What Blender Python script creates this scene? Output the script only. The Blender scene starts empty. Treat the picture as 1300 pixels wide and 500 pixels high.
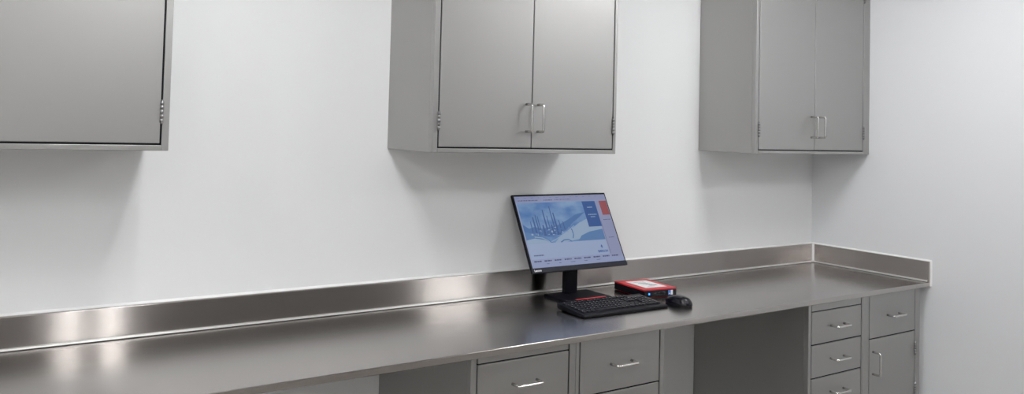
import bpy, bmesh, math, random
from mathutils import Vector, Matrix
random.seed(7)
SC = bpy.context.scene
COL = SC.collection
PI = math.pi

# ------------------------------------------------------------------ materials
def srgb(r, g, b):
    f = lambda c: (c/255/12.92) if c/255 <= .04045 else ((c/255+.055)/1.055)**2.4
    return (f(r), f(g), f(b), 1)

def mat(name, col, rough=.5, metal=0., spec=.5, bump=0., bscale=200., bstretch=(1, 1, 1), var=0., vscale=3.,
        aniso=0., rough_var=0., coat=0., emit=None, estr=1.):
    m = bpy.data.materials.new(name)
    m.use_nodes = True
    nt = m.node_tree
    b = nt.nodes['Principled BSDF']
    b.inputs['Base Color'].default_value = col
    b.inputs['Roughness'].default_value = rough
    b.inputs['Metallic'].default_value = metal
    b.inputs['Specular IOR Level'].default_value = spec
    b.inputs['Coat Weight'].default_value = coat
    if emit:
        b.inputs['Emission Color'].default_value = emit
        b.inputs['Emission Strength'].default_value = estr
    if bump or var or rough_var:
        tc = nt.nodes.new('ShaderNodeTexCoord')
        mp = nt.nodes.new('ShaderNodeMapping')
        mp.inputs['Scale'].default_value = bstretch
        nt.links.new(tc.outputs['Object'], mp.inputs['Vector'])
    if bump or rough_var:
        n = nt.nodes.new('ShaderNodeTexNoise')
        n.inputs['Scale'].default_value = bscale
        n.inputs['Detail'].default_value = 3
        nt.links.new(mp.outputs['Vector'], n.inputs['Vector'])
        if bump:
            bp = nt.nodes.new('ShaderNodeBump')
            bp.inputs['Strength'].default_value = bump
            bp.inputs['Distance'].default_value = .001
            nt.links.new(n.outputs['Fac'], bp.inputs['Height'])
            nt.links.new(bp.outputs['Normal'], b.inputs['Normal'])
        if rough_var:
            mr = nt.nodes.new('ShaderNodeMapRange')
            mr.inputs['To Min'].default_value = rough - rough_var
            mr.inputs['To Max'].default_value = rough + rough_var
            nt.links.new(n.outputs['Fac'], mr.inputs['Value'])
            nt.links.new(mr.outputs['Result'], b.inputs['Roughness'])
    if var:
        n2 = nt.nodes.new('ShaderNodeTexNoise')
        n2.inputs['Scale'].default_value = vscale
        n2.inputs['Detail'].default_value = 4
        nt.links.new(tc.outputs['Object'], n2.inputs['Vector'])
        mx = nt.nodes.new('ShaderNodeMix')
        mx.data_type = 'RGBA'
        mx.inputs['A'].default_value = tuple(c*(1-var) for c in col[:3]) + (1,)
        mx.inputs['B'].default_value = tuple(min(1, c*(1+var)) for c in col[:3]) + (1,)
        nt.links.new(n2.outputs['Fac'], mx.inputs['Factor'])
        nt.links.new(mx.outputs['Result'], b.inputs['Base Color'])
    if aniso:
        b.inputs['Anisotropic'].default_value = aniso
        t = nt.nodes.new('ShaderNodeTangent')
        t.direction_type = 'UV_MAP'
        t.uv_map = 'UVMap'
        nt.links.new(t.outputs['Tangent'], b.inputs['Tangent'])
    return m

M = {}
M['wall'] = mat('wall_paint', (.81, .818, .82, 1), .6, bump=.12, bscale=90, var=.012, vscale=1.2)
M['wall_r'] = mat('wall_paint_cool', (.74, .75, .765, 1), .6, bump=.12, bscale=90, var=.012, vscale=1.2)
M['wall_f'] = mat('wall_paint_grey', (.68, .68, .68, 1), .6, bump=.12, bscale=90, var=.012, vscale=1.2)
M['ceil'] = mat('ceiling_paint', (.78, .78, .77, 1), .8)
M['floor'] = mat('floor_vinyl', (.34, .315, .29, 1), .45, var=.15, vscale=8)
M['top'] = mat('brushed_steel_worktop', (.50, .475, .455, 1), .20, 1., aniso=.8, var=.015, vscale=6)
def brushed(name, col, rough, aniso, tilts):
    """horizontally brushed sheet: a fan of glossy lobes tilted across the grain"""
    m = bpy.data.materials.new(name); m.use_nodes = True
    nt = m.node_tree; nt.nodes.remove(nt.nodes['Principled BSDF'])
    geo = nt.nodes.new('ShaderNodeNewGeometry')
    tan = nt.nodes.new('ShaderNodeTangent'); tan.direction_type = 'UV_MAP'; tan.uv_map = 'UVMap'
    last, acc = None, 0.
    for k, wgt in tilts:
        ad = nt.nodes.new('ShaderNodeVectorMath'); ad.operation = 'ADD'; ad.inputs[1].default_value = (0, 0, k)
        no = nt.nodes.new('ShaderNodeVectorMath'); no.operation = 'NORMALIZE'
        g = nt.nodes.new('ShaderNodeBsdfAnisotropic'); g.inputs['Color'].default_value = col
        g.inputs['Roughness'].default_value = rough; g.inputs['Anisotropy'].default_value = aniso
        nt.links.new(geo.outputs['Normal'], ad.inputs[0]); nt.links.new(ad.outputs[0], no.inputs[0])
        nt.links.new(no.outputs[0], g.inputs['Normal']); nt.links.new(tan.outputs[0], g.inputs['Tangent'])
        acc += wgt
        if last is None: last = g.outputs[0]; continue
        mx = nt.nodes.new('ShaderNodeMixShader'); mx.inputs[0].default_value = wgt/acc
        nt.links.new(last, mx.inputs[1]); nt.links.new(g.outputs[0], mx.inputs[2]); last = mx.outputs[0]
    nt.links.new(last, nt.nodes['Material Output'].inputs['Surface'])
    return m
M['splash'] = brushed('brushed_steel_splash', (.42, .395, .38, 1), .21, -.72, ((0, .34), (.2, .22), (-.2, .22), (.4, .11), (-.4, .11)))
M['cab'] = mat('satin_steel', (.43, .425, .415, 1), .50, 1., var=.02, vscale=2.5, bump=.02, bscale=6, bstretch=(60, 60, .6))
M['seal'] = mat('black_rubber', (.006, .006, .009, 1), .6, spec=.2, var=.02)  # near-black that stands in for shade inside the cabinet gaps
M['edge'] = mat('satin_steel_edge', (.62, .61, .60, 1), .30, 1., bump=.01, bscale=50)
M['hinge'] = mat('hinge_steel', (.30, .30, .30, 1), .38, 1., var=.02)
M['chrome'] = mat('polished_steel', (.66, .65, .63, 1), .20, 1., var=.02)
M['sealant'] = mat('white_sealant', (.86, .86, .85, 1), .45, var=.02, vscale=20)
M['bead'] = mat('pale_bead', (.66, .65, .63, 1), .35, .6, var=.02, vscale=20)
M['black'] = mat('black_plastic', (.005, .005, .008, 1), .48, spec=.10, bump=.03, bscale=900)
M['bezel'] = mat('bezel_plastic', (.005, .005, .008, 1), .36, spec=.14, bump=.02, bscale=900)
M['chin'] = mat('charcoal_plastic', (.020, .022, .032, 1), .5, spec=.18, bump=.02, bscale=900)
M['gloss'] = mat('glossy_black_plastic', (.005, .005, .009, 1), .16, spec=.4, var=.02)
M['keycap'] = mat('keycap_plastic', (.009, .009, .013, 1), .38, spec=.18, bump=.02, bscale=900)
M['legend'] = mat('key_legend', (.55, .55, .58, 1), .5, var=.02)
M['red'] = mat('red_enamel', (.52, .018, .028, 1), .40, var=.04, vscale=30)
M['paper'] = mat('label_paper', (.84, .84, .85, 1), .6, var=.02, vscale=40)
M['ink'] = mat('label_ink', (.22, .22, .24, 1), .6, var=.02)
M['port'] = mat('port_void', (.004, .004, .005, 1), .3, var=.02)
M['blue_st'] = mat('blue_sticker', (.05, .16, .50, 1), .35, var=.03)
M['white_pl'] = mat('white_print', (.80, .80, .82, 1), .4, var=.02)
M['led'] = mat('blue_led', (.02, .1, .5, 1), .3, emit=(.03, .25, 1, 1), estr=2.5)
M['lamp'] = mat('lamp_diffuser', (.9, .9, .9, 1), .4, emit=(.985, .99, 1, 1), estr=63.)
M['lamp_case'] = mat('lamp_housing', (.80, .80, .80, 1), .5, var=.01)

SCR = .48                                   # brightness of the lit display
def scr(name, r, g, b):
    M[name] = mat(name, (.01, .01, .012, 1), .35, spec=.2, emit=srgb(r, g, b), estr=SCR)
scr('scr_bg', 178, 192, 234); scr('scr_bar', 174, 182, 222); scr('scr_band', 186, 206, 246)
scr('scr_deep', 90, 138, 204); scr('scr_mid', 104, 152, 212); scr('scr_pale', 178, 206, 238)
scr('scr_box', 52, 104, 182); scr('scr_red', 186, 92, 98); scr('scr_text', 84, 92, 140)
scr('scr_white', 226, 232, 248); scr('scr_dark', 72, 114, 180)
# the picture shown on the display: cloudy blue sky of an industrial plant
def photo_mat():
    m = mat('scr_photo', (.01, .01, .012, 1), .35, spec=.2, emit=(1, 1, 1, 1), estr=SCR)
    nt = m.node_tree; b = nt.nodes['Principled BSDF']
    tc = nt.nodes.new('ShaderNodeTexCoord')
    mp = nt.nodes.new('ShaderNodeMapping'); mp.inputs['Scale'].default_value = (6, 1, 14)
    n = nt.nodes.new('ShaderNodeTexNoise'); n.inputs['Scale'].default_value = 1.6; n.inputs['Detail'].default_value = 6
    r = nt.nodes.new('ShaderNodeValToRGB')
    r.color_ramp.elements[0].position = .30; r.color_ramp.elements[0].color = srgb(86, 140, 214)
    r.color_ramp.elements[1].position = .70; r.color_ramp.elements[1].color = srgb(160, 198, 242)
    nt.links.new(tc.outputs['Object'], mp.inputs['Vector']); nt.links.new(mp.outputs['Vector'], n.inputs['Vector'])
    nt.links.new(n.outputs['Fac'], r.inputs['Fac']); nt.links.new(r.outputs['Color'], b.inputs['Emission Color'])
    return m
M['scr_photo'] = photo_mat()

# ------------------------------------------------------------------ mesh helpers
def add_box(bm, lo, hi, bevel=0., seg=2, mi=0):
    c = [(a+b)/2 for a, b in zip(lo, hi)]; s = [abs(b-a) for a, b in zip(lo, hi)]
    r = bmesh.ops.create_cube(bm, size=1.0, matrix=Matrix.Translation(c) @ Matrix.Diagonal((*s, 1)))
    vs = r['verts']
    fs = {f for v in vs for f in v.link_faces}
    for f in fs: f.material_index = mi
    if bevel:
        es = list({e for v in vs for e in v.link_edges})
        rr = bmesh.ops.bevel(bm, geom=es, offset=bevel, segments=seg, profile=.5, affect='EDGES')
        for f in rr['faces']: f.material_index = mi
    return vs

def add_prism(bm, prof, a0, a1, axis='x', mi=0):
    """closed 2-D profile extruded along an axis. axis x: prof=(y,z); y: (x,z); z: (x,y)"""
    def P(q, a):
        return {'x': (a, q[0], q[1]), 'y': (q[0], a, q[1]), 'z': (q[0], q[1], a)}[axis]
    v0 = [bm.verts.new(P(q, a0)) for q in prof]; v1 = [bm.verts.new(P(q, a1)) for q in prof]
    n = len(prof); fs = []
    for i in range(n):
        fs.append(bm.faces.new((v0[i], v0[(i+1) % n], v1[(i+1) % n], v1[i])))
    fs.append(bm.faces.new(v0[::-1])); fs.append(bm.faces.new(v1))
    for f in fs: f.material_index = mi
    bmesh.ops.recalc_face_normals(bm, faces=fs)
    return fs

def add_tube(bm, pts, r, n=10, mi=0):
    pts = [Vector(p) for p in pts]
    rings = []
    up = None
    for i, p in enumerate(pts):
        t = (pts[min(i+1, len(pts)-1)] - pts[max(i-1, 0)]).normalized()
        if up is None:
            up = Vector((0, 0, 1)) if abs(t.z) < .9 else Vector((1, 0, 0))
        s = t.cross(up).normalized(); up = s.cross(t).normalized()
        rings.append([bm.verts.new(p + s*math.cos(2*PI*k/n)*r + up*math.sin(2*PI*k/n)*r) for k in range(n)])
    fs = []
    for a, b in zip(rings, rings[1:]):
        for k in range(n):
            fs.append(bm.faces.new((a[k], a[(k+1) % n], b[(k+1) % n], b[k])))
    fs.append(bm.faces.new(rings[0][::-1])); fs.append(bm.faces.new(rings[-1]))
    for f in fs: f.material_index = mi; f.smooth = True
    bmesh.ops.recalc_face_normals(bm, faces=fs)

def add_cyl(bm, c, r, h, axis='z', n=20, mi=0):
    a = {'x': (h/2, 0, 0), 'y': (0, h/2, 0), 'z': (0, 0, h/2)}[axis]
    c = Vector(c); a = Vector(a)
    add_tube(bm, [c-a, c+a], r, n, mi)

def rounded(pts, r, k=5):
    """polyline with rounded inner corners"""
    pts = [Vector(p) for p in pts]; out = [pts[0]]
    for a, b, c in zip(pts, pts[1:], pts[2:]):
        d0 = (a-b).normalized(); d1 = (c-b).normalized()
        p0 = b+d0*r; p1 = b+d1*r
        for i in range(k+1):
            t = i/k
            out.append(p0*(1-t)**2 + b*2*t*(1-t) + p1*t*t)
    out.append(pts[-1])
    return out

def grain_uv(me):
    """U runs across the brushing (away from the wall on flat faces, upward on upright ones)"""
    uv = me.uv_layers.new(name='UVMap')
    for p in me.polygons:
        for li in p.loop_indices:
            co = me.vertices[me.loops[li].vertex_index].co
            uv.data[li].uv = (co.y, co.x) if abs(p.normal.z) > .75 else (co.z, co.x + co.y)

def obj(name, bm, mats, parent=None, label=None, smooth=False, uv=False):
    me = bpy.data.meshes.new(name)
    bm.normal_update()
    bm.to_mesh(me); bm.free()
    for m in (mats if isinstance(mats, (list, tuple)) else [mats]): me.materials.append(m)
    if smooth:
        for p in me.polygons: p.use_smooth = True
    if uv: grain_uv(me)
    o = bpy.data.objects.new(name, me); COL.objects.link(o)
    if parent: o.parent = parent
    if label: o['label'] = label
    return o

def tag(o, label, cat, group=None):
    o['label'] = label; o['category'] = cat
    if group: o['group'] = group
    return o

def thing(name, label, cat, loc=(0, 0, 0), rz=0., group=None):
    o = bpy.data.objects.new(name, None); o.empty_display_size = .1
    COL.objects.link(o); o.location = loc; o.rotation_euler = (0, 0, rz)
    return tag(o, label, cat, group)

def struct(name, lo, hi, m, bevel=0.):
    bm = bmesh.new(); add_box(bm, lo, hi, bevel)
    o = obj(name, bm, m); o['kind'] = 'structure'
    return o

def dup(root, loc, label, group):
    r = root.copy(); COL.objects.link(r); r.location = loc; r['label'] = label; r['group'] = group
    for ch in list(root.children):
        c = ch.copy(); COL.objects.link(c); c.parent = r
        for g in ch.children:
            d = g.copy(); COL.objects.link(d); d.parent = c
    return r

# ------------------------------------------------------------------ the room
XL, YF, H = -5.9, -6.4, 2.72
struct('floor', (XL-.1, YF-.1, -.1), (.1, .1, 0), M['floor'])
struct('ceiling', (XL-.1, YF-.1, H), (.1, .1, H+.1), M['ceil'])
struct('wall_back', (XL-.1, 0, 0), (0, .1, H), M['wall'])
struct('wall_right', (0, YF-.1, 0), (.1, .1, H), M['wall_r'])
struct('wall_left', (XL-.1, YF-.1, 0), (XL, 0, H), M['wall'])
struct('wall_front', (XL, YF-.1, 0), (0, YF, H), M['wall_f'])

# ------------------------------------------------------------------ ceiling lamps (out of frame, pair nearest the back wall read from its light, others added)
def troffer(loc):
    t = thing('ceiling_light', 'square ceiling light with two glowing strips', 'lamp', loc, 0, 'ceiling lights of the room')
    bm = bmesh.new()
    for a, b, c, d in ((-.31, -.31, .31, -.28), (-.31, .28, .31, .31), (-.31, -.28, -.28, .28), (.28, -.28, .31, .28)):
        add_box(bm, (a, b, -.022), (c, d, 0), .003)
    add_box(bm, (-.28, -.28, -.006), (.28, .28, 0))
    obj('housing', bm, M['lamp_case'], t)
    for s in (-.125, .125):
        bm = bmesh.new(); add_box(bm, (s-.036, -.27, -.022), (s+.036, .27, -.0065), .008)
        obj('diffuser', bm, M['lamp'], t)
    return t
L0 = troffer((-3.535, -1.05, H))
dup(L0, (-1.08, -1.05, H), L0['label'], L0['group'])
for x, y in ((-5.4, -1.4), (-5.4, -3.2), (-5.4, -4.9), (-3.39, -2.4), (-.45, -2.4)):  # extra unseen lamps: left row added as fill, others to strengthen splash streaks
    dup(L0, (x, y, H), L0['label'], L0['group'])

# ------------------------------------------------------------------ hardware
def pull(name, a, b, out, parent, r=.0050):
    """bent-wire pull: feet at a and b, standing off by vector out"""
    a, b, out = Vector(a), Vector(b), Vector(out)
    bm = bmesh.new()
    add_tube(bm, rounded([a, a+out, b+out, b], .009), r, 12)
    n = out.normalized()
    return obj(name, bm, M['chrome'], parent)

def hinge(x, y, z0, z1, parent):
    bm = bmesh.new(); n = 5; h = (z1-z0)/n
    for i in range(n):
        add_cyl(bm, (x, y-.003, z0+h*(i+.5)), .0055, h*.86, 'z', 12)
    add_cyl(bm, (x, y-.003, (z0+z1)/2), .0035, (z1-z0)+.006, 'z', 10)
    add_box(bm, (x-.0012, y-.002, z0), (x+.0012, y+.022, z1))
    return obj('hinge', bm, M['hinge'], parent)

def panel(bm, x0, x1, z0, z1, yf, t=.018):
    add_box(bm, (x0, yf, z0), (x1, yf+t, z1), .0018)

G = .0055                                                           # gap round doors and drawers
# ------------------------------------------------------------------ wall cabinets
def wall_cabinet(label, x0, x1, z0, dl, dg, dr, rail, hgap, filler=None):
    D, Ht = .31, .92
    z1 = z0+Ht; T = .018
    root = thing('wall_cabinet', label, 'cabinet', ((x0+x1)/2, 0, z0), 0, 'steel wall cabinets')
    off = Vector(root.location)
    def put(name, bm, m, parent=root, label=None):
        bmesh.ops.translate(bm, verts=bm.verts, vec=-off)
        return obj(name, bm, m, parent, label)
    bm = bmesh.new()
    add_box(bm, (x0, -D+.0202, z0), (x0+T, 0, z1), .0008); add_box(bm, (x1-T, -D+.0202, z0), (x1, 0, z1), .0008)
    add_box(bm, (x0+T, -D+.0202, z0+.012), (x1-T, 0, z0+.024)); add_box(bm, (x0+T, -D+.02, z1-.02), (x1-T, 0, z1))
    add_box(bm, (x0+T, -.014, z0+.024), (x1-T, -.002, z1-.02))
    put('carcass', bm, M['cab'])
    bm = bmesh.new()
    add_box(bm, (x0, -D, z0), (dl-G, -D+.02, z1), .0015); add_box(bm, (dr+G, -D, z0), (x1, -D+.02, z1), .0015)
    add_box(bm, (dl-G, -D, z0), (dr+G, -D+.02, rail-G), .0015); add_box(bm, (dl-G, -D, z1-.03), (dr+G, -D+.02, z1), .0015)
    put('face_frame', bm, M['cab'])
    bm = bmesh.new(); add_box(bm, (x0+.03, -D+.05, z0+.45), (x1-.03, -.02, z0+.466), .001)
    put('shelf', bm, M['cab'])
    for side, (a, b, hx, gx) in enumerate(((dl, dg-.0022, dl-.0028, dg-hgap), (dg+.0022, dr, dr+.0028, dg+hgap))):
        bm = bmesh.new(); panel(bm, a, b, rail, z1-.033, -D)
        # turned edge that stiffens the sheet
        add_box(bm, (a+.002, -D+.017, rail+.002), (b-.002, -D+.024, z1-.036))
        d = put('door', bm, M['cab'])
        for hz in (z0+.112, z0+Ht-.085):
            h = hinge(hx, -D, hz-.032, hz+.032, d); h.data.transform(Matrix.Translation(-off))
        p = pull('handle', (gx, -D, z0+.082), (gx, -D, z0+.184), (0, -.035, 0), d); p.data.transform(Matrix.Translation(-off))
    bm = bmesh.new()  # dark strips fill the door gaps to paint their shade
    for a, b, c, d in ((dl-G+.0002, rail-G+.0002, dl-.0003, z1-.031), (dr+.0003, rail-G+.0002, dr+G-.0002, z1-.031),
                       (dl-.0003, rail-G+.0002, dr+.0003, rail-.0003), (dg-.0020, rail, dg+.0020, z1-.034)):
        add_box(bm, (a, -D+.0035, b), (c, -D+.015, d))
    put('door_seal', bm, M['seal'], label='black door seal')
    if filler is not None:
        bm = bmesh.new(); add_box(bm, (x1+.0005, -D+.006, z0+.001), (filler, -D+.03, z1), .0015)
        put('filler_strip', bm, M['cab'])
    return root

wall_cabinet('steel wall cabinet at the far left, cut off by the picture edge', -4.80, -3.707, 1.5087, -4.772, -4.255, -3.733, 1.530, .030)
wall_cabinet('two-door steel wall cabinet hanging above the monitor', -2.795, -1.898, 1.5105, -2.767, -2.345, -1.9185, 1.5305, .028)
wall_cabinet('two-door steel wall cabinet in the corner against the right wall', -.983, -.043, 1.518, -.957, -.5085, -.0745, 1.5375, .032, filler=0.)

# ------------------------------------------------------------------ base cabinets
ZT = .8775; YB = -.58
def base_cabinet(label, x0, x1, o0, o1, rows, apron=None, door=None, filler=None):
    root = thing('base_cabinet', label, 'cabinet', ((x0+x1)/2, 0, 0), 0, 'steel base cabinets')
    off = Vector(root.location); T = .018
    def put(name, bm, m, parent=root, label=None):
        bmesh.ops.translate(bm, verts=bm.verts, vec=-off)
        return obj(name, bm, m, parent, label)
    bm = bmesh.new()
    add_box(bm, (x0, YB+.0202, .1), (x0+T, -.003, ZT), .0008); add_box(bm, (x1-T, YB+.0202, .1), (x1, -.003, ZT), .0008)
    add_box(bm, (x0+T, YB+.02, .1), (x1-T, -.012, .118)); add_box(bm, (x0+T, -.03, .118), (x1-T, -.014, ZT))
    add_box(bm, (x0+T, YB+.04, ZT-.006), (x1-T, -.03, ZT))
    put('carcass', bm, M['cab'])
    bm = bmesh.new()
    add_box(bm, (x0, YB, .1), (o0-G, YB+.02, ZT), .0015); add_box(bm, (o1+G, YB, .1), (x1, YB+.02, ZT), .0015)
    add_box(bm, (o0-G, YB, .1), (o1+G, YB+.02, .118), .001)
    put('face_frame', bm, M['cab'])
    bm = bmesh.new(); add_box(bm, (x0+.01, YB+.07, 0), (x1-.01, -.03, .0995), .001)
    put('plinth', bm, M['cab'])
    if apron:
        bm = bmesh.new(); add_box(bm, (o0, YB+.001, apron+.0015), (o1, YB+.019, ZT-.001), .0012)
        put('apron', bm, M['cab'])
    bm = bmesh.new()  # dark strips behind drawer and door joints paint the gap shade
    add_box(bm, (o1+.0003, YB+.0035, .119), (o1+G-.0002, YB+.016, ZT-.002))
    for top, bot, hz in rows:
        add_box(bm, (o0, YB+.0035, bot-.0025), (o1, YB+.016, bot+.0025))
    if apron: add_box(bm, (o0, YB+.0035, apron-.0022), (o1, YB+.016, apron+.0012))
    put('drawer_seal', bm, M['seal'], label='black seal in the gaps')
    for top, bot, hz in rows:
        bm = bmesh.new(); panel(bm, o0, o1, bot+.0028, top-.0028, YB)
        add_box(bm, (o0+.012, YB+.017, bot+.016), (o1-.012, YB+.45, top-.05))
        d = put('drawer', bm, M['cab'])
        cx = (o0+o1)/2
        p = pull('handle', (cx-.051, YB, hz), (cx+.051, YB, hz), (0, -.035, 0), d); p.data.transform(Matrix.Translation(-off))
    if door:
        top, bot = door
        bm = bmesh.new(); panel(bm, o0, o1, bot+.0028, top-.0028, YB)
        d = put('door', bm, M['cab'])
        p = pull('handle', (o0+.027, YB, top-.162), (o0+.027, YB, top-.060), (0, -.035, 0), d); p.data.transform(Matrix.Translation(-off))
        for hz in (top-.085, top-.285, bot+.08):
            h = hinge(o1+.0015, YB, hz-.03, hz+.03, d); h.data.transform(Matrix.Translation(-off))
    if filler is not None:
        bm = bmesh.new(); add_box(bm, (x1+.0005, YB+.028, .1), (filler, YB+.045, ZT-.002), .001)
        put('filler_strip', bm, M['cab'])
    return root

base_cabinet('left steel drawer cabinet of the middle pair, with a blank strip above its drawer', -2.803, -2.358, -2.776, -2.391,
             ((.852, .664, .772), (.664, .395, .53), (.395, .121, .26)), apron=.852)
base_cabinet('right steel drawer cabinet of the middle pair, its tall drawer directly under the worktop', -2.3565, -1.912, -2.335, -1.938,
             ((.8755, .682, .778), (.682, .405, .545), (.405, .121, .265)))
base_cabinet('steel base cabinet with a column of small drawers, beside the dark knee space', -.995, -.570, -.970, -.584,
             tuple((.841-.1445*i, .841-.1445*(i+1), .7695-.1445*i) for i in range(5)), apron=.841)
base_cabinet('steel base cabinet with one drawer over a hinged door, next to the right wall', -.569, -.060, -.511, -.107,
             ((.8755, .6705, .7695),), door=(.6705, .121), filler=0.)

# ------------------------------------------------------------------ worktop
WT = thing('worktop', 'long stainless steel worktop with raised splash edges, wrapping into the corner', 'worktop', (-2.9, 0, .878))
wo = Vector(WT.location)
def wput(name, bm, m, label=None, smooth=False, uv=True):
    bmesh.ops.translate(bm, verts=bm.verts, vec=-wo)
    return obj(name, bm, m, WT, label, smooth, uv)
x0, x1, Z, DW, TS = XL+.002, -.0005, .9, .60, .0198
prof = [(-.0005, Z), (-.0005, Z-.0218), (-DW+.0015, Z-.0218), (-DW, Z-.0205)]
for i in range(7):
    a = PI/2*i/6
    prof.append((-DW+.003-.003*math.cos(a), Z-.003+.003*math.sin(a)))
bm = bmesh.new(); add_prism(bm, prof, x0, x1, 'x')
wput('worktop_slab', bm, M['top'])
ZS = Z+.1016; RC = .006
def splash_profile():
    """(distance from wall, z): upright sheet with a rounded top"""
    q = [(.0005, ZS), (.0005, Z+.0003), (TS, Z+.0003)]
    for i in range(5):
        a = PI/2*i/4
        q.append((TS-.003+.003*math.cos(a), ZS-.003+.003*math.sin(a)))
    return q
def bead_profile(r=.0075, lift=.0022):
    q = [(TS-.0005, Z+lift), (TS+r, Z+lift)]
    for i in range(1, 6):
        a = PI/2*i/5
        q.append((TS+r*math.cos(a), Z+lift+r*math.sin(a)))
    q.append((TS-.0005, Z+lift+r))
    return q
bm = bmesh.new(); add_prism(bm, [(-d, z) for d, z in splash_profile()], x0, x1, 'x')
wput('back_splash', bm, M['splash'])
bm = bmesh.new(); add_prism(bm, [(-d, z) for d, z in splash_profile()], -DW, -TS-.0002, 'y')
wput('side_splash', bm, M['splash'])
bm = bmesh.new()
add_prism(bm, [(-d, z) for d, z in bead_profile()], x0, -TS-.0002, 'x')
add_prism(bm, [(-d, z) for d, z in bead_profile()], -DW+.006, -TS-.008, 'y')
wput('foot_bead', bm, M['bead'], 'bright bead along the foot of the splash', uv=False)
# white sealant where the steel meets the walls and in the corner
bm = bmesh.new()
sec = [(-.0003, ZS-.001), (-.0085, ZS-.001), (-.0075, ZS+.0025), (-.004, ZS+.0055), (-.0003, ZS+.007)]
add_prism(bm, sec, x0, -.0005, 'x')
add_prism(bm, sec, -DW-.004, -.006, 'y')
add_prism(bm, [(-.0003, -DW-.0065), (-.005, -DW-.0055), (-.0075, -DW+.0004), (-.0003, -DW+.0004)], Z-.02, ZS+.005, 'z')
wput('wall_sealant', bm, M['sealant'], 'white sealant bead', uv=False)
bm = bmesh.new()
add_prism(bm, [(-TS+.001, -TS+.001), (-TS-.010, -TS+.001), (-TS-.0055, -TS-.0035), (-TS-.0035, -TS-.0055), (-TS+.001, -TS-.010)], Z+.004, ZS+.0005, 'z')
wput('corner_sealant', bm, M['sealant'], 'pale sealant bead', uv=False)

# ------------------------------------------------------------------ monitor
TILT = math.radians(25.2); MW, MH = .541, .335
MON = thing('computer_monitor', 'black computer monitor tilted back on its stand, showing a blue picture', 'monitor', (-1.926, -.150, Z+.0006))
def mt(p):
    """panel space (u across, v up from the lower edge, d behind the glass) -> monitor space"""
    u, v, d = p
    n = Vector((0, -math.cos(TILT), math.sin(TILT))); up = Vector((0, math.sin(TILT), math.cos(TILT)))
    return Vector((u, -.015, .118)) + up*v - n*d
def tilted(bm):
    for v in bm.verts: v.co = mt((v.co.x, v.co.z, v.co.y))
CH = .020
bm = bmesh.new()
add_box(bm, (-MW/2, 0, 0), (MW/2, .011, MH), .0025)
add_prism(bm, [(.010, .03), (.030, .05), (.030, .17), (.010, .20)], -.19, .19, 'x')
tilted(bm); obj('panel_housing', bm, M['bezel'], MON)
bm = bmesh.new(); add_box(bm, (-MW/2+.0006, -.0018, .0006), (MW/2-.0006, .001, CH), .0009)
tilted(bm); obj('chin_bezel', bm, M['chin'], MON, 'charcoal lower bezel')

SX0, SX1, SZ0, SZ1 = -MW/2+.0085, MW/2-.0075, CH+.001, MH-.0085
bm = bmesh.new(); names = []
def mi_of(n):
    if n not in names: names.append(n)
    return names.index(n)
def U(u): return SX0+(SX1-SX0)*u
def V(v): return SZ1-(SZ1-SZ0)*v                                       # v down from the top
add_box(bm, (SX0, -.0006, SZ0), (SX1, .001, SZ1), 0, mi=mi_of('scr_bg'))
def poly(pts, m, layer):
    vs = [bm.verts.new((U(u), -.0006-.00006*layer, V(v))) for u, v in pts]
    f = bm.faces.new(vs); f.material_index = mi_of(m)
    f.normal_update()
    if f.normal.y > 0: f.normal_flip()
def rect(u0, v0, u1, v1, m, layer): poly([(u0, v0), (u1, v0), (u1, v1), (u0, v1)], m, layer)
def dashes(u0, u1, v, h, m, layer, wmin=.006, wmax=.02, gap=.006):
    u = u0
    while u < u1:
        w = min(random.uniform(wmin, wmax), u1-u)
        rect(u, v-h/2, u+w, v+h/2, m, layer); u += w+gap
rect(0, 0, 1, .085, 'scr_bar', 1)
dashes(.03, .24, .062, .012, 'scr_text', 2); dashes(.30, .39, .062, .012, 'scr_text', 2); dashes(.42, .60, .058, .008, 'scr_text', 2)
dashes(.02, .9, .025, .006, 'scr_mid', 2, .01, .04, .05)
rect(.012, .095, .855, .675, 'scr_photo', 1)
rect(.855, .095, 1, .93, 'scr_bar', 1)
rect(.012, .675, .855, .885, 'scr_band', 1)
# hills, plant silhouette and pale road of the picture
poly([(.012, .40), (.07, .46), (.13, .44), (.2, .47), (.30, .45), (.40, .42), (.50, .36), (.60, .29), (.711, .26), (.60, .36), (.52, .43), (.45, .51), (.36, .57), (.25, .59), (.15, .56), (.012, .52)], 'scr_deep', 2)
poly([(.012, .50), (.12, .54), (.22, .60), (.28, .675), (.012, .675)], 'scr_mid', 2)
poly([(.36, .60), (.5, .50), (.62, .41), (.711, .36), (.76, .48), (.855, .47), (.855, .60), (.6, .64), (.42, .675), (.30, .675)], 'scr_pale', 3)
poly([(.60, .60), (.70, .55), (.855, .52), (.855, .675), (.55, .675)], 'scr_mid', 4)
poly([(.012, .62), (.10, .60), (.20, .63), (.26, .675), (.012, .675)], 'scr_pale', 4)
for (u, w, a, b) in ((.10, .010, .36, .52), (.135, .016, .30, .54), (.165, .012, .27, .54), (.185, .01, .29, .5), (.255, .016, .20, .56),
                     (.285, .010, .29, .55), (.335, .012, .15, .56), (.36, .018, .25, .57), (.40, .012, .36, .54), (.44, .010, .38, .5), (.22, .02, .42, .57), (.31, .02, .42, .58)):
    poly([(u-w*.35, a), (u+w*.35, a), (u+w*.6, b), (u-w*.6, b)], 'scr_dark', 5)
for i in range(46):                                                    # pipe racks and tanks
    u = random.gauss(.27, .10); v = random.gauss(.515, .035)
    if not .03 < u < .6: continue
    w = random.uniform(.006, .022); h = random.uniform(.008, .03)
    rect(u, v, u+w, v+h, random.choice(('scr_dark', 'scr_deep', 'scr_mid', 'scr_pale')), 6+i % 4)
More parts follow.
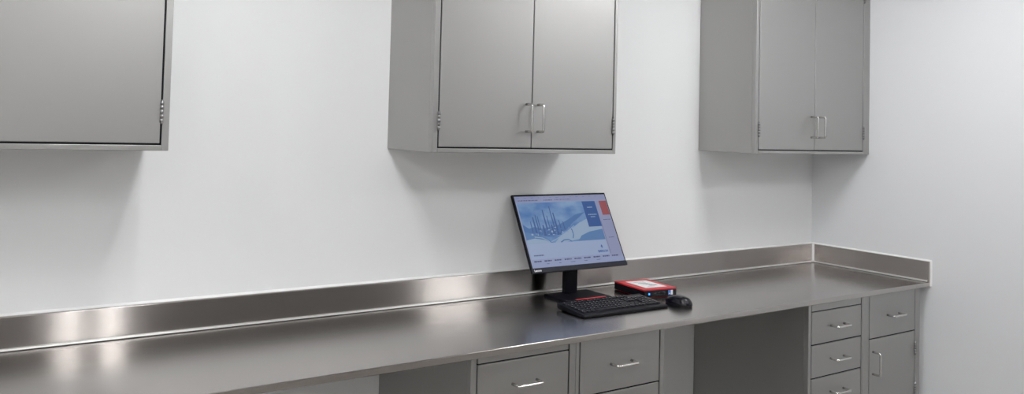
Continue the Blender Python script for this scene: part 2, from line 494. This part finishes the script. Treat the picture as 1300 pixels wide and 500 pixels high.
def stroke(pts, w, m, layer):
    for (a, b), (c, d) in zip(pts, pts[1:]):
        L = math.hypot(c-a, d-b) or 1; nx, ny = -(d-b)/L*w, (c-a)/L*w*1.6
        poly([(a-nx, b-ny), (c-nx, d-ny), (c+nx, d+ny), (a+nx, b+ny)], m, layer)
stroke([(.50, .63), (.515, .58), (.515, .52), (.50, .46), (.53, .40)], .005, 'scr_deep', 7)
stroke([(.36, .675), (.40, .645), (.45, .645), (.48, .675)], .005, 'scr_deep', 7)
stroke([(.10, .58), (.18, .60), (.23, .64), (.25, .675)], .004, 'scr_pale', 8)
stroke([(.26, .66), (.33, .62), (.42, .56), (.55, .45)], .003, 'scr_pale', 8)
rect(.712, .10, .862, .48, 'scr_box', 8)
rect(.755, .185, .815, .198, 'scr_pale', 9)
dashes(.745, .84, .30, .014, 'scr_pale', 9, .008, .016, .004); dashes(.765, .82, .335, .012, 'scr_pale', 9, .008, .016, .004)
rect(.91, .10, .995, .315, 'scr_red', 8)
dashes(.90, .985, .385, .010, 'scr_text', 9, .006, .016, .005); dashes(.90, .96, .65, .010, 'scr_text', 9, .006, .012, .005)
rect(.866, .40, .869, .88, 'scr_text', 2)
dashes(.045, .145, .835, .016, 'scr_text', 9, .008, .014, .004)
# company emblem: a small double-leaf mark over its name
poly([(.775, .775), (.787, .745), (.799, .775), (.787, .787)], 'scr_box', 9)
poly([(.771, .782), (.787, .795), (.803, .782), (.787, .803)], 'scr_box', 9)
for i in range(9):
    u = .03+i*.105
    dashes(u, u+.075, .915, .018, 'scr_text', 9, .012, .03, .004)
dashes(.15, .75, .955, .006, 'scr_text', 9, .02, .05, .10)
def add_text(bm, s, size, cx, cz, y, mi, align='CENTER', bold=.0):
    cu = bpy.data.curves.new('lettering', 'FONT'); cu.body = s; cu.size = size; cu.align_x = align; cu.align_y = 'CENTER'; cu.offset = bold; cu.resolution_u = 3
    to = bpy.data.objects.new('lettering', cu); COL.objects.link(to)
    bpy.context.view_layer.update()
    me = bpy.data.meshes.new_from_object(to)
    n0 = len(bm.verts); f0 = len(bm.faces)
    bm.from_mesh(me); bm.verts.ensure_lookup_table(); bm.faces.ensure_lookup_table()
    for v in bm.verts[n0:]: v.co = Vector((cx+v.co.x, y, cz+v.co.y))
    for f in bm.faces[f0:]: f.material_index = mi
    bpy.data.objects.remove(to); bpy.data.curves.remove(cu); bpy.data.meshes.remove(me)
add_text(bm, 'EMERSON', .0135, U(.787), V(.843), -.0006-.00006*10, mi_of('scr_box'), bold=.0004)
tilted(bm)
obj('display', bm, [M[n] for n in names], MON, 'lit display with a blue industrial picture')
bm = bmesh.new()
add_text(bm, 'Lenovo', .0125, -MW/2+.012, CH*.5, -.00195, 0, 'LEFT', .0004)
tilted(bm); obj('maker_lettering', bm, M['white_pl'], MON, 'small white lettering')
# stand
bm = bmesh.new()
add_prism(bm, [(-.122, .0), (.030, .0), (.030, .008), (.024, .011), (-.112, .011), (-.122, .008)], -.120, .120, 'x')
bmesh.ops.bevel(bm, geom=[e for e in bm.edges if abs(e.verts[0].co.x-e.verts[1].co.x) < 1e-5 and abs(e.verts[0].co.y-e.verts[1].co.y) < 1e-5], offset=.004, segments=3, affect='EDGES')
bmesh.ops.translate(bm, verts=bm.verts, vec=(-.017, .036, 0))
obj('stand_base', bm, M['black'], MON)
bm = bmesh.new(); add_box(bm, (-.095, -.0845, .0112), (.072, -.0775, .0138), .0008)
obj('accent_strip', bm, M['red'], MON, 'red strip along the front of the stand base')
bm = bmesh.new()
add_prism(bm, [(.020, .010), (.046, .010), (.046, .125), (.108, .262), (.086, .262), (.020, .128)], -.054, .012, 'x')
bmesh.ops.bevel(bm, geom=bm.edges[:], offset=.003, segments=2, affect='EDGES')
obj('stand_column', bm, M['black'], MON)
bm = bmesh.new()
add_box(bm, (-.045, .072, .215), (.045, .100, .270), .006, 3)
obj('tilt_hinge', bm, M['black'], MON)

# ------------------------------------------------------------------ keyboard
KB = thing('computer_keyboard', 'black full-size keyboard lying in front of the monitor stand', 'keyboard', (-1.947, -.361, Z+.0006), math.radians(-.5))
KW, KD = .452, .150
def kz(y): return .0105+.0135*(y+KD/2)/KD                               # top deck height
bm = bmesh.new()
add_prism(bm, [(-KD/2, .002), (-KD/2+.004, 0), (KD/2-.004, .006), (KD/2, .009), (KD/2, kz(KD/2)-.001), (KD/2-.003, kz(KD/2)+.0012),
               (KD/2-.010, kz(KD/2-.010)), (-KD/2+.016, kz(-KD/2+.016)), (-KD/2+.010, kz(-KD/2)+.0012), (-KD/2+.003, .0095), (-KD/2, .007)], -KW/2, KW/2, 'x')
obj('keyboard_case', bm, M['bezel'], KB)
for s in (-1, 1):
    bm = bmesh.new(); add_box(bm, (s*.19-.015, KD/2-.022, 0), (s*.19+.015, KD/2-.010, .0085), .001)
    obj('foot', bm, M['black'], KB)
u_ = .0187
rows = []
def row(y, specs):
    x = 0.
    for s in specs:
        if s < 0: x += -s; continue
        rows.append((x, y, s, 1.)); x += s
row(0, [1, -1, 1, 1, 1, 1, -.5, 1, 1, 1, 1, -.5, 1, 1, 1, 1, -.25, 1, 1, 1])
row(1.25, [1]*13+[2, -.25, 1, 1, 1, -.25, 1, 1, 1, 1])
row(2.25, [1.5]+[1]*12+[1.5, -.25, 1, 1, 1, -.25, 1, 1, 1]); rows.append((21.5, 2.25, 1, 2.))
row(3.25, [1.75]+[1]*11+[2.25, -3.5, 1, 1, 1])
row(4.25, [2.25]+[1]*10+[2.75, -1.25, 1, -1.25, 1, 1, 1]); rows.append((21.5, 4.25, 1, 2.))
row(5.25, [1.25, 1.25, 1.25, 6.25, 1.25, 1.25, 1.25, 1.25, -.25, 1, 1, 1, -.25, 2, 1])
kx0 = -22.5*u_/2; ky0 = KD/2-.0115
def keycap_bm(w, h):
    bm = bmesh.new(); a, b = w*u_/2-.0007, h*u_/2-.0007; t = .0022
    lo = [bm.verts.new((sx*a, sy*b, 0)) for sx, sy in ((-1, -1), (1, -1), (1, 1), (-1, 1))]
    hi = [bm.verts.new((sx*(a-t), sy*(b-t)+.0006, .0068)) for sx, sy in ((-1, -1), (1, -1), (1, 1), (-1, 1))]
    for i in range(4): bm.faces.new((lo[i], lo[(i+1) % 4], hi[(i+1) % 4], hi[i]))
    bm.faces.new(hi); bm.faces.new(lo[::-1])
    es = [e for e in bm.edges if not (e.verts[0] in lo and e.verts[1] in lo)]
    bmesh.ops.bevel(bm, geom=es, offset=.0009, segments=2, affect='EDGES')
    if w < 3:
        vs = [bm.verts.new((-a+t+.0012+dx, b-t-.0038+dy, .00686)) for dx, dy in ((0, -.0006), (.0030, -.0006), (.0030, .0030), (0, .0030))]
        f = bm.faces.new(vs); f.material_index = 1
    return bm
order = sorted(rows, key=lambda k: -(k[2]*k[3])*1000 + k[0]-22*k[1]/6)
proto = {}
slope = math.atan(.0135/KD)
rest = []
for i, (x, y, w, h) in enumerate(order):
    cx = kx0+(x+w/2)*u_; cy = ky0-(y+h/2)*u_
    if i >= 100: rest.append((cx, cy, w, h)); continue
    k = (w, h)
    if k not in proto:
        o = obj('key', keycap_bm(w, h), [M['keycap'], M['legend']], KB); proto[k] = o
    else:
        o = proto[k].copy(); COL.objects.link(o); o.parent = KB
    o.location = (cx, cy, kz(cy)-.0012); o.rotation_euler = (slope, 0, 0)
bm = bmesh.new()
for cx, cy, w, h in rest:
    b2 = keycap_bm(w, h); b2.transform(Matrix.Translation((cx, cy, kz(cy)-.0012)) @ Matrix.Rotation(slope, 4, 'X'))
    me = bpy.data.meshes.new('tmp'); b2.to_mesh(me); b2.free(); bm.from_mesh(me); bpy.data.meshes.remove(me)
o = obj('key', bm, [M['keycap'], M['legend']], KB); o['kind'] = 'stuff'

# ------------------------------------------------------------------ mini computer
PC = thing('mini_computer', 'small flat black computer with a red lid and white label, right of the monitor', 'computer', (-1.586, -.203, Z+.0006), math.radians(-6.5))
S = .0915
bm = bmesh.new(); add_box(bm, (-S+.006, -S+.006, 0), (S-.006, S-.006, .0022), .0006)  # plate added to imitate the red reflection below the case
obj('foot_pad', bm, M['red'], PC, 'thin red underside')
bm = bmesh.new(); add_box(bm, (-S, -S, .0020), (S, S, .0315), .003, 3)
obj('case', bm, M['black'], PC)
bm = bmesh.new(); add_box(bm, (-S-.0004, -S-.0004, .0300), (S+.0004, S+.0004, .0365), .002, 3)
obj('lid', bm, M['red'], PC, 'red lid')
bm = bmesh.new(); add_box(bm, (-.055, -.065, .0364), (.062, .062, .0370))
def ink(x0_, y0_, x1_, y1_): add_box(bm, (x0_, y0_, .0369), (x1_, y1_, .03715), mi=1)
for i in range(4): ink(-.020+i*.004, .018-i*.011, .022+i*.002, .023-i*.011)
ink(-.002, -.034, .040, -.022); ink(-.03, .036, .03, .039); ink(-.028, -.048, .012, -.045)
obj('paper_label', bm, [M['paper'], M['ink']], PC, 'white printed paper label')
bm = bmesh.new(); add_box(bm, (-S+.004, -S-.0022, .0055), (S-.004, -S+.002, .0290), .0016, 3)
fr = obj('front_panel', bm, M['gloss'], PC)
bm = bmesh.new(); add_cyl(bm, (-.063, -S-.0024, .0165), .0042, .0016, 'y', 20)
obj('power_light', bm, M['led'], PC, 'glowing blue power light')
for x in (-.030, -.008):
    bm = bmesh.new(); add_box(bm, (x-.0065, -S-.0030, .0135), (x+.0065, -S-.0018, .0195), .0006)
    add_box(bm, (x-.005, -S-.0034, .0150), (x+.005, -S-.0026, .0168), mi=1)
    obj('port', bm, [M['port'], M['chin']], PC)
bm = bmesh.new(); add_cyl(bm, (.018, -S-.0030, .017), .0075, .0016, 'y', 24)
obj('power_button', bm, M['chin'], PC)
bm = bmesh.new(); add_box(bm, (.042, -S-.0028, .0075), (.056, -S-.0020, .0275), mi=0); add_box(bm, (.056, -S-.0028, .0075), (.068, -S-.0020, .0275), mi=1)
add_box(bm, (.045, -S-.0031, .012), (.053, -S-.0026, .015), mi=1)
obj('sticker', bm, [M['blue_st'], M['white_pl']], PC, 'blue and white sticker')

# ------------------------------------------------------------------ mouse
MS = thing('computer_mouse', 'glossy black computer mouse right of the keyboard', 'mouse', (-1.637, -.421, Z+.0006), math.radians(4))
def mouse_bm(z0=0.):
    bm = bmesh.new(); nu, nv = 28, 10
    L, Wd, Hh = .057, .0325, .038
    rings = []
    for j in range(nv):
        t = j/(nv-1)*PI/2
        ring = []
        for i in range(nu):
            a = 2*PI*i/nu
            ca, sa = math.cos(a), math.sin(a)
            ex = .75
            px = Wd*math.copysign(abs(ca)**ex, ca)*(1-.12*(sa > 0)*abs(sa))
            py = L*math.copysign(abs(sa)**ex, sa)
            s = math.cos(t)**.55
            zz = math.sin(t)**.9
            hump = 1-.30*max(0, py*s/L)-.12*max(0, -py*s/L)
            if abs(ca) > .6 and j < 4: px *= 1-.05*math.sin(t*2)
            ring.append(bm.verts.new((px*s, py*s*(1 if j else .98), .002+Hh*zz*hump)))
        rings.append(ring)
    for a, b in zip(rings, rings[1:]):
        for i in range(nu):
            if b is rings[-1]: continue
            bm.faces.new((a[i], a[(i+1) % nu], b[(i+1) % nu], b[i]))
    top = bm.verts.new((0, 0, .002+Hh))
    for i in range(nu): bm.faces.new((rings[-2][i], rings[-2][(i+1) % nu], top))
    for v in rings[-1]: bm.verts.remove(v)
    low = [bm.verts.new((v.co.x*.94, v.co.y*.94, 0)) for v in rings[0]]
    for i in range(nu): bm.faces.new((low[i], low[(i+1) % nu], rings[0][(i+1) % nu], rings[0][i]))
    bm.faces.new(low[::-1])
    bmesh.ops.recalc_face_normals(bm, faces=bm.faces)
    return bm
obj('mouse_shell', mouse_bm(), M['gloss'], MS, smooth=True)
bm = bmesh.new(); add_cyl(bm, (0, .030, .0275), .0075, .006, 'x', 20)
obj('scroll_wheel', bm, M['chin'], MS)
bm = bmesh.new(); add_tube(bm, [(0, .0555*math.cos(.1+.95*i/8) , .0035+.036*math.sin(.15+.95*i/8)*(1-.30*math.cos(.1+.95*i/8))) for i in range(4)], .0007, 6)
obj('button_seam', bm, M['port'], MS)

# ------------------------------------------------------------------ camera
f_, px_, py_ = 957.85, 486.01, 126.87
R = Vector((.86772944, -.49614453, .02976945)); Uv = Vector((-.04125764, -.01221134, .99907392)); F = Vector((.49532153, .86815407, .03106589))
cam = bpy.data.cameras.new('camera'); co = bpy.data.objects.new('camera', cam); COL.objects.link(co)
mw = Matrix((R, Uv, -F)).transposed().to_4x4(); mw.translation = Vector((-4.255821, -2.514806, 1.606325))
co.matrix_world = mw
cam.sensor_fit = 'HORIZONTAL'; cam.sensor_width = 36; cam.lens = f_/1300*36
cam.shift_x = (650-px_)/1300; cam.shift_y = -(250-py_)/1300
cam.clip_start = .02
SC.camera = co

# ------------------------------------------------------------------ world, colour
w = bpy.data.worlds.new('world'); SC.world = w; w.use_nodes = True
w.node_tree.nodes['Background'].inputs['Color'].default_value = (0, 0, 0, 1)
SC.view_settings.view_transform = 'Standard'; SC.view_settings.look = 'None'
SC.view_settings.gamma = 1; SC.view_settings.use_curve_mapping = False
SC.view_settings.exposure = 0.
